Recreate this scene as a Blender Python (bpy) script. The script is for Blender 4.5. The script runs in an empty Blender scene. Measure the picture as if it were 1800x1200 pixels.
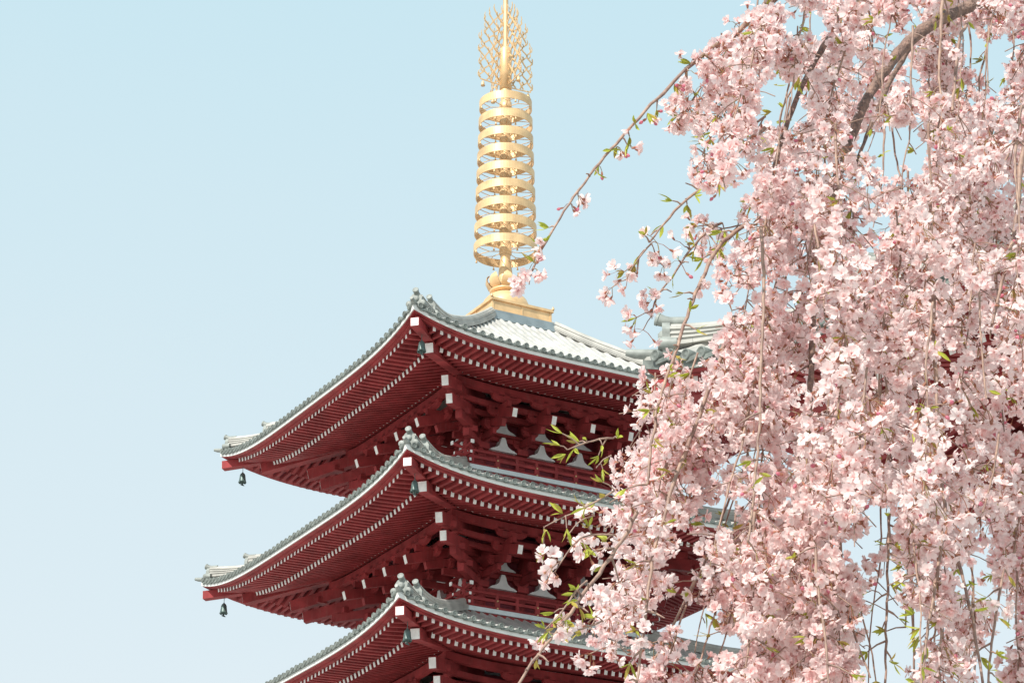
import bpy, math, random
import numpy as np
from mathutils import Vector, Matrix
R = math.radians
sc = bpy.context.scene
col = sc.collection

# ------------------------------------------------------------ camera, sky, sun
F = 4379.0; PITCH = 23.1817; EYE = 1.6
cam_d = bpy.data.cameras.new('camera'); cam = bpy.data.objects.new('camera', cam_d); col.objects.link(cam)
cam.location = (0, 0, EYE); cam.rotation_euler = (R(90 + PITCH), 0, 0)
cam_d.sensor_width = 36; cam_d.lens = F / 1800 * 36; cam_d.clip_end = 6000
sc.camera = cam
SUN_EL = 44; SUN_AZ = 214
w = bpy.data.worlds.new('World'); sc.world = w; w.use_nodes = True
nt = w.node_tree; bg = nt.nodes['Background']
sky = nt.nodes.new('ShaderNodeTexSky'); sky.sky_type = 'NISHITA'; sky.sun_disc = False
sky.sun_elevation = R(SUN_EL); sky.sun_rotation = R(SUN_AZ); sky.air_density = 1.0; sky.dust_density = 2.5; sky.ozone_density = 1.0
geo = nt.nodes.new('ShaderNodeTexCoord'); sep = nt.nodes.new('ShaderNodeSeparateXYZ'); nt.links.new(geo.outputs['Generated'], sep.inputs[0])
ramp = nt.nodes.new('ShaderNodeValToRGB'); nt.links.new(sep.outputs[2], ramp.inputs[0])
air = nt.nodes.new('ShaderNodeTexNoise'); air.inputs['Scale'].default_value = 5; air.inputs['Detail'].default_value = 4; nt.links.new(geo.outputs['Generated'], air.inputs['Vector'])
wob = nt.nodes.new('ShaderNodeMath'); wob.operation = 'MULTIPLY_ADD'; wob.inputs[1].default_value = 0.09; nt.links.new(air.outputs[0], wob.inputs[0]); nt.links.new(sep.outputs[2], wob.inputs[2])
wo2 = nt.nodes.new('ShaderNodeMath'); wo2.operation = 'SUBTRACT'; wo2.inputs[1].default_value = 0.045; nt.links.new(wob.outputs[0], wo2.inputs[0]); nt.links.new(wo2.outputs[0], ramp.inputs[0])
ramp.color_ramp.elements[0].position = 0.24; ramp.color_ramp.elements[0].color = (0.62, 0.685, 0.70, 1)
ramp.color_ramp.elements[1].position = 0.56; ramp.color_ramp.elements[1].color = (0.475, 0.66, 0.715, 1)
sc10 = nt.nodes.new('ShaderNodeVectorMath'); sc10.operation = 'SCALE'; sc10.inputs[3].default_value = 10.0; nt.links.new(ramp.outputs[0], sc10.inputs[0])
tint = nt.nodes.new('ShaderNodeMix'); tint.data_type = 'RGBA'; tint.blend_type = 'MIX'; tint.inputs[0].default_value = 0.8   # thin veil of bright air over the blue
nt.links.new(sky.outputs[0], tint.inputs[6]); nt.links.new(sc10.outputs[0], tint.inputs[7]); nt.links.new(tint.outputs[2], bg.inputs[0])
bg.inputs[1].default_value = 0.1
sd = bpy.data.lights.new('sun', 'SUN'); sd.energy = 4.0; sd.angle = R(0.5); sd.color = (1.0, 0.95, 0.87)
so = bpy.data.objects.new('sun', sd); col.objects.link(so)
sdir = Vector((math.sin(R(SUN_AZ)) * math.cos(R(SUN_EL)), math.cos(R(SUN_AZ)) * math.cos(R(SUN_EL)), math.sin(R(SUN_EL))))
so.rotation_euler = sdir.to_track_quat('Z', 'Y').to_euler(); so.location = (0, 0, 80)
sc.view_settings.view_transform = 'Standard'; sc.view_settings.look = 'None'; sc.view_settings.gamma = 1
sc.view_settings.exposure = 0.5

# ------------------------------------------------------------ materials
def mat(name, c, rough=0.6, metal=0.0, var=0.12, scale=3.0, bump=0.0, bscale=30.0, transl=0.0, c2=None, spec=0.5):
    m = bpy.data.materials.new(name); m.use_nodes = True; n = m.node_tree.nodes; l = m.node_tree.links
    b = n['Principled BSDF']; b.inputs['Roughness'].default_value = rough; b.inputs['Metallic'].default_value = metal
    b.inputs['Specular IOR Level'].default_value = spec
    tc = n.new('ShaderNodeTexCoord'); no = n.new('ShaderNodeTexNoise'); no.inputs['Scale'].default_value = scale
    no.inputs['Detail'].default_value = 5; l.new(tc.outputs['Object'], no.inputs['Vector'])
    mx = n.new('ShaderNodeMix'); mx.data_type = 'RGBA'
    c2 = c2 or tuple(v * (1 - var * 2.2) for v in c)
    mx.inputs[6].default_value = (*c2, 1); mx.inputs[7].default_value = (*[min(1, v * (1 + var)) for v in c], 1)
    rp = n.new('ShaderNodeMapRange'); rp.inputs[1].default_value = 0.3; rp.inputs[2].default_value = 0.7
    l.new(no.outputs[0], rp.inputs[0]); l.new(rp.outputs[0], mx.inputs[0]); l.new(mx.outputs[2], b.inputs['Base Color'])
    if bump:
        n2 = n.new('ShaderNodeTexNoise'); n2.inputs['Scale'].default_value = bscale; n2.inputs['Detail'].default_value = 4
        l.new(tc.outputs['Object'], n2.inputs['Vector'])
        bp = n.new('ShaderNodeBump'); bp.inputs['Strength'].default_value = bump; bp.inputs['Distance'].default_value = 0.02
        l.new(n2.outputs[0], bp.inputs['Height']); l.new(bp.outputs[0], b.inputs['Normal'])
    return m
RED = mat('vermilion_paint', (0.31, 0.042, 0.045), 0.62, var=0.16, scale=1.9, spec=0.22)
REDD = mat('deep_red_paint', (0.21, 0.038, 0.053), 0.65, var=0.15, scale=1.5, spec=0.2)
WHITE = mat('white_paint', (0.86, 0.86, 0.84), 0.6, var=0.07, scale=6)
PLAST = mat('grey_white_plaster', (0.74, 0.74, 0.74), 0.8, var=0.05)
BOARD = mat('white_eave_board', (0.74, 0.74, 0.71), 0.6, var=0.05, scale=2)
TILE = mat('pale_roof_tile', (0.47, 0.46, 0.435), 0.45, var=0.12, scale=1.6, bump=0.15, bscale=9)
TILED = mat('grey_green_tile', (0.165, 0.183, 0.168), 0.5, var=0.2, scale=5)
RIDGE = mat('ridge_tile', (0.45, 0.44, 0.405), 0.5, var=0.12, scale=2)
STONE = mat('ornament_tile', (0.27, 0.29, 0.27), 0.55, var=0.16, scale=5)
GOLD = mat('gilded_metal', (0.76, 0.51, 0.27), 0.45, metal=0.3, var=0.12, scale=2.2)
BRONZE = mat('green_bronze', (0.10, 0.15, 0.14), 0.45, metal=0.3, var=0.2, scale=8)
DECK = mat('pale_blue_white_deck', (0.66, 0.74, 0.76), 0.6, var=0.05)
COPPER = mat('grey_ridge_metal', (0.26, 0.31, 0.33), 0.4, metal=0.2, var=0.1)
BARK = mat('bark', (0.25, 0.16, 0.125), 0.75, var=0.3, scale=60, bump=0.6, bscale=150, c2=(0.12, 0.08, 0.07))
TWIG = mat('twig', (0.30, 0.20, 0.15), 0.6, var=0.3, scale=50, c2=(0.17, 0.10, 0.085))
PAVE = mat('paving', (0.47, 0.455, 0.43), 0.8, var=0.1, scale=0.6, bump=0.2, bscale=4)

def weather(m):
    n = m.node_tree.nodes; l = m.node_tree.links; b = n['Principled BSDF']; src = b.inputs['Base Color'].links[0].from_socket
    tc = n.new('ShaderNodeTexCoord'); mp = n.new('ShaderNodeMapping'); mp.inputs['Scale'].default_value = (9, 9, 1.2); no = n.new('ShaderNodeTexNoise'); no.inputs['Scale'].default_value = 1.5; no.inputs['Detail'].default_value = 6
    l.new(tc.outputs['Object'], mp.inputs[0]); l.new(mp.outputs[0], no.inputs[0])
    mr = n.new('ShaderNodeMapRange'); mr.inputs[1].default_value = .52; mr.inputs[2].default_value = .75; mr.inputs[4].default_value = .35; l.new(no.outputs[0], mr.inputs[0])
    mx = n.new('ShaderNodeMix'); mx.data_type = 'RGBA'; mx.inputs[7].default_value = (.30, .10, .09, 1); l.new(mr.outputs[0], mx.inputs[0]); l.new(src, mx.inputs[6]); l.new(mx.outputs[2], b.inputs['Base Color'])
for m_ in (RED, REDD): weather(m_)
def attr_mat(name, transl, rough, spec=0.3):
    m = bpy.data.materials.new(name); m.use_nodes = True; n = m.node_tree.nodes; l = m.node_tree.links
    b = n['Principled BSDF']; b.inputs['Roughness'].default_value = rough; b.inputs['Specular IOR Level'].default_value = spec
    at_ = n.new('ShaderNodeAttribute'); at_.attribute_name = 'tone'
    tc = n.new('ShaderNodeTexCoord'); no = n.new('ShaderNodeTexNoise'); no.inputs['Scale'].default_value = 120
    l.new(tc.outputs['Object'], no.inputs['Vector'])
    hs = n.new('ShaderNodeHueSaturation'); mr = n.new('ShaderNodeMapRange')
    mr.inputs[3].default_value = 0.93; mr.inputs[4].default_value = 1.07
    l.new(no.outputs[0], mr.inputs[0]); l.new(mr.outputs[0], hs.inputs['Value']); l.new(at_.outputs['Color'], hs.inputs['Color'])
    l.new(hs.outputs[0], b.inputs['Base Color'])
    tr = n.new('ShaderNodeBsdfTranslucent'); l.new(hs.outputs[0], tr.inputs[0])
    mx = n.new('ShaderNodeMixShader'); mx.inputs[0].default_value = transl
    l.new(b.outputs[0], mx.inputs[1]); l.new(tr.outputs[0], mx.inputs[2])
    l.new(mx.outputs[0], n['Material Output'].inputs[0])
    return m
PETAL = attr_mat('petal', 0.5, 0.6)
LEAF = attr_mat('young_leaf', 0.35, 0.45)

# ------------------------------------------------------------ mesh builder
class MB:
    def __init__(s): s.v = []; s.f = []; s.m = []; s.n = 0; s.sm = []
    def add(s, V, Fs, mi=0, smooth=False):
        V = np.asarray(V, float).reshape(-1, 3); s.v.append(V)
        for f in Fs: s.f.append(tuple(int(i) + s.n for i in f)); s.m.append(mi); s.sm.append(smooth)
        s.n += len(V)
    def box(s, c, h, mi=0, ax=None):
        """c centre, h half sizes, ax 3 axes"""
        c = np.array(c, float); A = np.eye(3) if ax is None else np.array(ax, float)
        V = [c + sx * h[0] * A[0] + sy * h[1] * A[1] + sz * h[2] * A[2] for sz in (-1, 1) for sy in (-1, 1) for sx in (-1, 1)]
        s.add(V, [(0, 2, 3, 1), (4, 5, 7, 6), (0, 1, 5, 4), (2, 6, 7, 3), (0, 4, 6, 2), (1, 3, 7, 5)], mi)
    def beam(s, p, q, w, h, mi=0, up=(0, 0, 1), endmat=None, endt=0.012, w2=None, h2=None):
        """bar from p to q; optional painted cap standing a little proud at p"""
        p = np.array(p, float); q = np.array(q, float); d = q - p; L = np.linalg.norm(d); d /= L
        x = np.cross(d, up); x /= np.linalg.norm(x); z = np.cross(x, d)
        w2 = w2 or w; h2 = h2 or h
        V = [p - x*w/2 - z*h/2, p + x*w/2 - z*h/2, p + x*w/2 + z*h/2, p - x*w/2 + z*h/2,
             q - x*w2/2 - z*h2/2, q + x*w2/2 - z*h2/2, q + x*w2/2 + z*h2/2, q - x*w2/2 + z*h2/2]
        s.add(V, [(0, 1, 2, 3), (7, 6, 5, 4), (0, 4, 5, 1), (1, 5, 6, 2), (2, 6, 7, 3), (3, 7, 4, 0)], mi)
        if endmat is not None:
            e = p - d * endt; k = 0.86
            s.add([e - x*w*k/2 - z*h*k/2, e + x*w*k/2 - z*h*k/2, e + x*w*k/2 + z*h*k/2, e - x*w*k/2 + z*h*k/2,
                   p - x*w*k/2 - z*h*k/2, p + x*w*k/2 - z*h*k/2, p + x*w*k/2 + z*h*k/2, p - x*w*k/2 + z*h*k/2],
                  [(0, 1, 2, 3), (0, 4, 5, 1), (1, 5, 6, 2), (2, 6, 7, 3), (3, 7, 4, 0)], endmat)
    def tube(s, P, r, n=8, mi=0, cap=True, smooth=True):
        P = np.array(P, float); r = np.broadcast_to(np.array(r, float), (len(P),))
        T = np.gradient(P, axis=0); T /= np.linalg.norm(T, axis=1)[:, None] + 1e-12
        a = np.array((0, 0, 1.)) if abs(T[0][2]) < .9 else np.array((1., 0, 0))
        V = []
        for i in range(len(P)):
            x = np.cross(T[i], a); x /= np.linalg.norm(x) + 1e-12; y = np.cross(T[i], x); a = -y if False else a
            for k in range(n):
                t = 2 * math.pi * k / n; V.append(P[i] + r[i] * (math.cos(t) * x + math.sin(t) * y))
        Fs = [(i*n+k, i*n+(k+1) % n, (i+1)*n+(k+1) % n, (i+1)*n+k) for i in range(len(P)-1) for k in range(n)]
        s.add(V, Fs, mi, smooth)
        if cap:
            s.add(V[:n], [tuple(range(n))[::-1]], mi); s.add(V[-n:], [tuple(range(n))], mi)
    def lathe(s, prof, c=(0, 0, 0), n=24, mi=0, smooth=True, ax=None):
        A = np.eye(3) if ax is None else np.array(ax, float); V = []
        for (r, z) in prof:
            for k in range(n):
                t = 2*math.pi*k/n; V.append(np.array(c) + A[0]*r*math.cos(t) + A[1]*r*math.sin(t) + A[2]*z)
        s.add(V, [(i*n+k, i*n+(k+1) % n, (i+1)*n+(k+1) % n, (i+1)*n+k) for i in range(len(prof)-1) for k in range(n)], mi, smooth)
    def prism(s, poly, o, ux, uy, dep, mi=0):
        """2-D outline extruded by vector dep"""
        o = np.array(o, float); ux = np.array(ux, float); uy = np.array(uy, float); dep = np.array(dep, float); n = len(poly)
        A = [o + ux*p[0] + uy*p[1] for p in poly]; B = [a + dep for a in A]
        s.add(A + B, [tuple(range(n)), tuple(range(2*n-1, n-1, -1))] + [(i, i+n, (i+1) % n + n, (i+1) % n) for i in range(n)], mi)
    def build(s, name, mats, parent=None, rot=0):
        me = bpy.data.meshes.new(name); V = np.concatenate(s.v)
        me.from_pydata(V.tolist(), [], s.f); me.update()
        for m in (mats if isinstance(mats, (list, tuple)) else [mats]): me.materials.append(m)
        me.polygons.foreach_set('material_index', s.m); me.polygons.foreach_set('use_smooth', s.sm)
        o = bpy.data.objects.new(name, me); col.objects.link(o)
        if parent: o.parent = parent
        return o
def empty(name, loc, rz=0):
    o = bpy.data.objects.new(name, None); col.objects.link(o); o.location = loc; o.rotation_euler = (0, 0, rz); return o
def tag(o, label=None, cat=None, group=None, kind=None):
    for k, v in (('label', label), ('category', cat), ('group', group), ('kind', kind)):
        if v: o[k] = v
def rot4(p, k):
    x, y, z = p; c, s = ((1, 0), (0, 1), (-1, 0), (0, -1))[k]
    return np.array((c*x - s*y, s*x + c*y, z))

# ------------------------------------------------------------ ground
g = MB(); g.add([(-3000, -3000, 0), (3000, -3000, 0), (3000, 3000, 0), (-3000, 3000, 0)], [(0, 1, 2, 3)])
tag(g.build('ground', PAVE), kind='structure')

# ------------------------------------------------------------ temple roof builder
class Roof:
    """Square upturned roof. a = half side at the eave, b = half side where it meets what stands on it,
    z heights are relative to z0, the underside of the white eave board at mid side."""
    def __init__(s, a, b, z0, rise, lift, sc_=1.0, hip_visible=True):
        s.a, s.b, s.z0, s.rise, s.L, s.k = a, b, z0, rise, lift, sc_; s.board = BOARD; s.tiers = ((.25, .15, .17, .20), (1.3, .30, .14, .34))
    def lf(s, v, u): return s.L * abs(v) ** 4.28 * max(0, u / s.a) ** 2.6
    def top(s, u):
        t = (s.a - u) / (s.a - s.b); return s.z0 + 0.20*s.k + s.rise * (0.60*t + 0.40*t*t)
    def ring(s, mb, poly, mi=0, nv=28, closed=True, smooth=False):
        vs = np.linspace(-1, 1, nv + 1)[:-1]; V = []; n = len(poly)
        for k in range(4):
            for v in vs:
                for (u, z) in poly: V.append(rot4((v*u, -u, s.z0 + z + s.lf(v, u)), k))
        N = 4 * nv; m = n if closed else n - 1
        mb.add(V, [(i*n+j, i*n+(j+1) % n, ((i+1) % N)*n+(j+1) % n, ((i+1) % N)*n+j) for i in range(N) for j in range(m)], mi, smooth)
    def rafters(s, parent, k, u_out, u_in, zt, zs, w, h, pitch):
        mb = MB(); n = int((u_out - 0.32*s.k) / pitch)
        for i in range(-n, n + 1):
            t = i * pitch
            ui = max(u_in, abs(t) + 0.12*s.k)
            if ui > u_out - 0.1: continue
            us = np.linspace(u_out, ui, 4)
            P = [(t, -u, s.z0 + zt - h/2 + zs*(u_out - u) + s.lf(t/u, u)) for u in us]
            for q in range(3):
                mb.beam(rot4(P[q], k), rot4(P[q+1], k), w, h, 0, endmat=1 if q == 0 else None)
        return mb.build('rafter_row', [RED, WHITE], parent)
    def build(s, parent, tile=TILE):
        a, b, z0, K = s.a, s.b, s.z0, s.k
        # tiled shell
        mb = MB(); us = np.linspace(a, b, 12)
        prof = [(u, s.top(u) - z0) for u in us] + [(b, 1.1*K), (a - 2.0*K, 0.28*K), (a - 0.3*K, 0.06*K), (a, 0.146*K)]
        s.ring(mb, prof, 0)
        # barrel tile rows
        p = 0.33*K; n = int((a - 0.06) / p); r = 0.085*K
        for k in range(4):
            for i in range(-n, n + 1):
                t = i*p; u1 = max(abs(t), b)
                m = max(3, int((a - u1) / 0.6) + 2); uu = np.linspace(a + 0.03*K, u1, m); V = []
                for u in uu:
                    z = s.top(min(u, a)) + s.lf(t / max(u, .01), u)
                    for q in range(5):
                        th = math.pi * q / 4; V.append(rot4((t + r*math.cos(th), -u, z - 0.01 + r*math.sin(th)), k))
                mb.add(V, [(x*5+q, x*5+q+1, (x+1)*5+q+1, (x+1)*5+q) for x in range(m-1) for q in range(4)], 0, True)
        roof = mb.build('roof', [tile, TILED], parent)
        # round end tiles and the drooping pan tiles between them
        for k in range(4):
            mb = MB(); ax_ = [rot4((1, 0, 0), k), rot4((0, 1, 0), k), (0, 0, 1)]
            for i in range(-n, n + 1):
                t = i*p; z = s.top(a) + s.lf(t/a, a) + 0.012*K; z += (((i*37 + k*11) % 7) - 3)*.004*K; c = rot4((t, -a - 0.03*K, z), k)
                A = [rot4((1, 0, 0), k), np.array((0, 0, 1.)), rot4((0, -1, 0), k)]
                mb.lathe([(0.085*K, -0.13*K), (0.095*K, -.13*K), (0.098*K, 0.05*K), (0.082*K, 0.062*K), (0.07*K, 0.045*K), (0.028*K, 0.045*K), (0.0, 0.06*K)], c, 10, 0, True, A)
                if i < n:
                    t = (i + .5)*p; z = s.top(a) + s.lf(t/a, a) - 0.05*K; mb.box(rot4((t, -a - 0.015*K, z), k), (0.165*K, 0.05*K, 0.036*K), 0, ax_)
            mb.build('eave_end_tiles', TILED, roof)
        mb = MB(); s.ring(mb, [(a - .25*K, 0.145*K), (a + .005, 0.145*K), (a + .005, 0.002*K), (a - .25*K, 0.002*K)], 0, 40); mb.build('eave_board', s.board, roof)
        mb = MB()
        s.ring(mb, [(a - .45*K, .001), (a - .04*K, .001), (a - .055*K, -.04*K), (a - .45*K, -.03*K)], 0, 40)
        s.ring(mb, [(a - .45*K, -.031*K), (a - .20*K, -.041*K), (a - .215*K, -.085*K), (a - .45*K, -.04*K)], 0, 40)
        s.ring(mb, [(a - 1.7*K, .03*K), (a - 1.30*K, .01*K), (a - 1.325*K, -.10*K), (a - 1.7*K, -.05*K)], 0, 40)
        mb.build('fascia', RED, roof)
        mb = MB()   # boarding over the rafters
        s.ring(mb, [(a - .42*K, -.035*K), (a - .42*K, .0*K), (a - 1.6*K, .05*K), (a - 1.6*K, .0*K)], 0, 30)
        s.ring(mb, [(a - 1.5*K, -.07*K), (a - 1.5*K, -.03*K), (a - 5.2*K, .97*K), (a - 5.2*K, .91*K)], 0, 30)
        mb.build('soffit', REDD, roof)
        for k in range(4):
            s.rafters(roof, k, a - .375*K, a - 1.32*K, -.036*K, .03, .12*K, .155*K, .274*K)
            s.rafters(roof, k, a - 1.41*K, a - 4.4*K, -.095*K, .27, .13*K, .19*K, .274*K)
        # corner beams, hip ridges and their ornaments
        dg = 1/math.sqrt(2)
        for k in range(4):
            def D(r, z, lat=0): return rot4((-r*dg + lat*dg, -r*dg - lat*dg, z), k)   # along the diagonal of the near corner
            rc = a*math.sqrt(2); zc = z0 + s.L
            mb = MB(); mb.beam(D(rc - .13*K, zc - .40*K), D(rc - 2.3*K, zc - .31*K), .30*K, .30*K, 0, endmat=1, h2=.24*K)
            mb.beam(D(rc - 1.70*K, zc - .68*K), D(rc - 5.4*K, zc - .05*K), .34*K, .38*K, 0, endmat=1)
            mb.build('corner_beam', [RED, WHITE], roof)
            # hip ridge: low tier to the corner, high tier behind
            def hz(u): return s.top(u) + s.lf(1, u)
            mb = MB()
            for (ua, ub, hh, ww) in [(a - q_[0]*K, b, q_[1]*K, q_[2]*K) for q_ in s.tiers]:
                uu = ua - (ua - ub)*np.linspace(0, 1, 14)**1.6
                H = [hh + .20*K*max(0, 1 - (ua-u)/(1.5*K))**1.3 for u in uu]
                P = [D(u*math.sqrt(2), hz(u) + H[q]/2 + (.05*K*max(0, 1 - (ua-u)/(1.2*K))**2)) for q, u in enumerate(uu)]
                for q in range(13):
                    mb.beam(P[q], P[q+1], ww*2, H[q], 0, h2=H[q+1])
                for lay in (.35, .6, .85):
                    mb_p = [p_ + np.array((0, 0, H[q]*(lay-.5))) for q, p_ in enumerate(P)]
                    for q in range(13): mb.beam(mb_p[q], mb_p[q+1], ww*2 + .05*K, .025*K, 0)
                mb.tube([p_ + np.array((0, 0, H[q]/2 + .02*K)) for q, p_ in enumerate(P)], .085*K, 10, 0)
            mb.build('hip_ridge', RIDGE, roof); mb = MB(); zt_ = hz(a)       # slim tile running out past the corner
            mb.tube([D(rc - .5*K, zt_ + .03*K), D(rc - .1*K, zt_ + .03*K), D(rc + .12*K, zt_ + .05*K), D(rc + .26*K, zt_ + .08*K)], [.085*K, .085*K, .075*K, .055*K], 10, 0)
            mb.build('corner_tile', STONE, roof)
            for (ua, hh) in [(a - q_[0]*K, q_[3]*K) for q_ in s.tiers]:
                mb = MB(); o = D(ua*math.sqrt(2), hz(ua) + .06*K)
                out = D(1, 0) / np.linalg.norm(D(1, 0)); side = D(0, 0, 1)/np.linalg.norm(D(0, 0, 1)); up = np.array((0, 0, 1.))
                hgt = hh + .16*K; wd = .20*K
                prof = [(-wd*1.25, -.16*K), (wd*1.25, -.16*K), (wd*1.35, .0), (wd*.95, hgt*.3), (wd*1.0, hgt*.6), (wd*.6, hgt*.92), (0, hgt*1.05), (-wd*.6, hgt*.92), (-wd*1.0, hgt*.6), (-wd*.95, hgt*.3), (-wd*1.35, .0)]
                mb.prism(prof, o, side, up, out*.12*K)
                mb.lathe([(0, .17*K), (.06*K, .19*K), (.10*K, .15*K), (.125*K, .10*K)], o + up*hgt*.45, 12, 0, True, [side, up, out])
                for sg in (-1, 1):
                    c = o + side*sg*wd*1.15 + up*(-.02*K)
                    mb.lathe([(.10*K, -.1*K), (.105*K, .17*K), (.085*K, .19*K), (.03*K, .175*K), (0, .195*K)], c, 12, 0, True, [side, up, out])
                tip = np.array(o + up*(hgt + .02*K)); P = [tip - out*.25*K, tip, tip + out*.09*K + up*.02*K, tip + out*.19*K + up*.06*K]
                mb.tube(P, [.08*K, .085*K, .09*K, .10*K], 12, 0)
                e = (P[3]-P[2]) / np.linalg.norm(P[3]-P[2]); mb.lathe([(.105*K, -.02*K), (.105*K, .02*K), (.08*K, .03*K), (.07*K, .015*K), (0, .03*K)], P[3], 12, 0, True, [side, np.cross(e, side), e])
                mb.build('ridge_end_ornament', STONE, roof)
        return roof

# ------------------------------------------------------------ pagoda
S = 5.0
AX, AY = -0.245, 84.30
ROTZ = R(45 - 15.4186)
pag = empty('pagoda', (AX, AY, 0), ROTZ)
tag(pag, 'tall red wooden pagoda with stacked grey tiled roofs and a golden spire', 'pagoda')
EAVE1 = 33.607
COLS = (-2.33, -0.78, 0.78, 2.33)
roofs = []
bell_out = [(0, 0.30), (.16, .30), (.35, .22), (.52, .05), (.78, 0)]
def bell_shape(wd, ht):
    """bell outlined plaster panel"""
    h = [(.12, 1.0), (.20, .82), (.24, .62), (.33, .40), (.55, .24), (.80, .16), (.98, .05), (1.0, 0)]
    return [(x*wd/2, y*ht) for x, y in h][::-1] + [(-x*wd/2, y*ht) for x, y in h]
for i in range(5):
    z0 = EAVE1 - S*i; a = 7.807 + 0.354*i
    top_roof = i == 0
    rf = Roof(a, 1.35 if top_roof else 3.62, z0, 4.06 if top_roof else 2.06, 0.684)
    roofs.append(rf); rf.build(pag); z0 += .308
    o = a - 7.807      # brackets step out a little with the wider eaves
    # body wall with columns
    mb = MB(); zt = z0 + .35; zb = z0 - 3.0 if i < 4 else 1.2
    mb.box((0, 0, (zt+zb)/2), (2.33, 2.33, (zt-zb)/2), 1)
    for k in range(4):
        for c in COLS[:3]: mb.tube([rot4((c, -2.4, zb), k), rot4((c, -2.4, z0 - 1.75), k)], .19, 12, 0)
        for (z, h) in ((z0 - 1.80, .12), (z0 - 1.93, .07), (z0 - 2.75, .10), (z0 - 1.22, .07), (z0 - .52, .07)):
            mb.box(rot4((0, -2.42, z), k), (2.6, .09, h), 0, [rot4((1, 0, 0), k), rot4((0, 1, 0), k), (0, 0, 1)])
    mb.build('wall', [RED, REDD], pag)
    # bell shaped plaster panels between the brackets
    for k in range(4):
        for c in (-1.555, 0, 1.555):
            for (zz, wd, ht) in ((z0 - 1.04, .98, .50), (z0 - 1.70, 1.06, .52)):
                mb = MB(); mb.prism(bell_shape(wd, ht), rot4((c, -2.35, zz), k), rot4((1, 0, 0), k), (0, 0, 1), rot4((0, -.30, 0), k))
                mb.build('plaster_panel', PLAST, pag)
    # brackets, one cluster on every column
    for k in range(4):
        Ax = [rot4((1, 0, 0), k), rot4((0, 1, 0), k), np.array((0, 0, 1.))]
        for ci, c in enumerate(COLS):
            mb = MB()
            mb.box(rot4((c, -2.45, z0 - 1.60), k), (.21, .21, .10), 0, Ax)
            steps = ((2.45, -1.36), (3.15, -1.10), (3.75, -.80), (4.2, -.46))
            for j, (u, z) in enumerate(steps):
                uo = u + (o if j > 0 else 0)
                # transverse arm with curved-up ends and three bearing blocks
                hl = (.30, .30, .46, .56)[j]
                arm = [(-hl, .10), (-hl, .02), (-hl*.8, -.06), (-hl*.5, -.10), (hl*.5, -.10), (hl*.8, -.06), (hl, .02), (hl, .10)]
                mb.prism(arm, rot4((c, -uo + .07, z0 + z), k), Ax[0], Ax[2], -Ax[1]*.14)
                for q in (.1 - hl, 0, hl - .1):
                    mb.box(rot4((c + q, -uo, z0 + z + .155), k), (.11, .11, .055), 0, Ax)
                # projecting arm
                if j:
                    mb.beam(rot4((c, -uo - .24, z0 + z - .20), k), rot4((c, -2.4, z0 + z - .20), k), .15, .22, 0)
            # tail rafter with white end
            mb.beam(rot4((c, -4.8 - o, z0 - 1.12), k), rot4((c, -2.4, z0 - .30), k), .20, .34, 0, endmat=1)
            mb.beam(rot4((c, -4.05 - o, z0 - 1.22), k), rot4((c, -2.4, z0 - .68), k), .17, .26, 0)
            mb.build('bracket', [RED, WHITE], pag)
        # corner cluster along the diagonal
        mb = MB(); dg = 1/math.sqrt(2)
        def D(r, z): return rot4((-r*dg, -r*dg, z), k)
        q = o*math.sqrt(2)
        mb.beam(D(7.5 + q, z0 - .72), D(3.0, z0 + .30), .27, .40, 0, endmat=1)
        mb.beam(D(7.0 + q, z0 - 1.18), D(3.0, z0 - .35), .25, .38, 0, endmat=1)
        mb.beam(D(5.9 + q, z0 - 1.30), D(3.2, z0 - 1.10), .22, .30, 0)
        mb.beam(D(5.0 + q, z0 - 1.62), D(3.2, z0 - 1.52), .22, .26, 0)
        for (r, z) in ((4.5, -1.36), (5.4, -1.05), (6.4, -.60)):
            mb.box(D(r + q, z0 + z), (.19, .19, .10), 0)
        mb.build('bracket', [RED, WHITE], pag)
    # continuous purlins that the brackets carry, and the pale strip showing between the rafters
    mb = MB()
    for (u, z, w_, h_) in ((4.2, -.22, .11, .13), (3.75, -.56, .07, .09), (3.15, -.68, .07, .09), (2.60, -1.11, .09, .045)):
        u += o if u > 3 else 0
        z += .308; rf.ring(mb, [(u - w_, z - h_), (u + w_, z - h_), (u + w_, z + h_), (u - w_, z + h_)], 0, 12)
    mb.build('purlin', RED, pag)
    mb = MB(); u = a - 3.40; z = .315
    rf.ring(mb, [(u, z - .045), (u + .03, z - .045), (u + .03, z + .02), (u, z + .02)], 0, 12)
    mb.build('purlin_strip', WHITE, pag)
    # balcony
    if i < 4:
        mb = MB(); dz = z0 - 3.0; U = 3.70
        for k in range(4):
            Ax = [rot4((1, 0, 0), k), rot4((0, 1, 0), k), (0, 0, 1)]
            mb.prism([(-U, -U), (U, -U), (2.3, -2.3), (-2.3, -2.3)], (0, 0, dz + .02), Ax[0], np.array(Ax[1]), (0, 0, .07), 0)
            mb.box(rot4((0, -U + .08, dz - .06), k), (U - .0, .07, .075), 1, Ax)
            mb.box(rot4((0, -U - .035 + .0, dz + .085), k), (U + .05, .035, .075), 0, Ax)
        bal = mb.build('balcony', [DECK, RED], pag)
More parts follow.
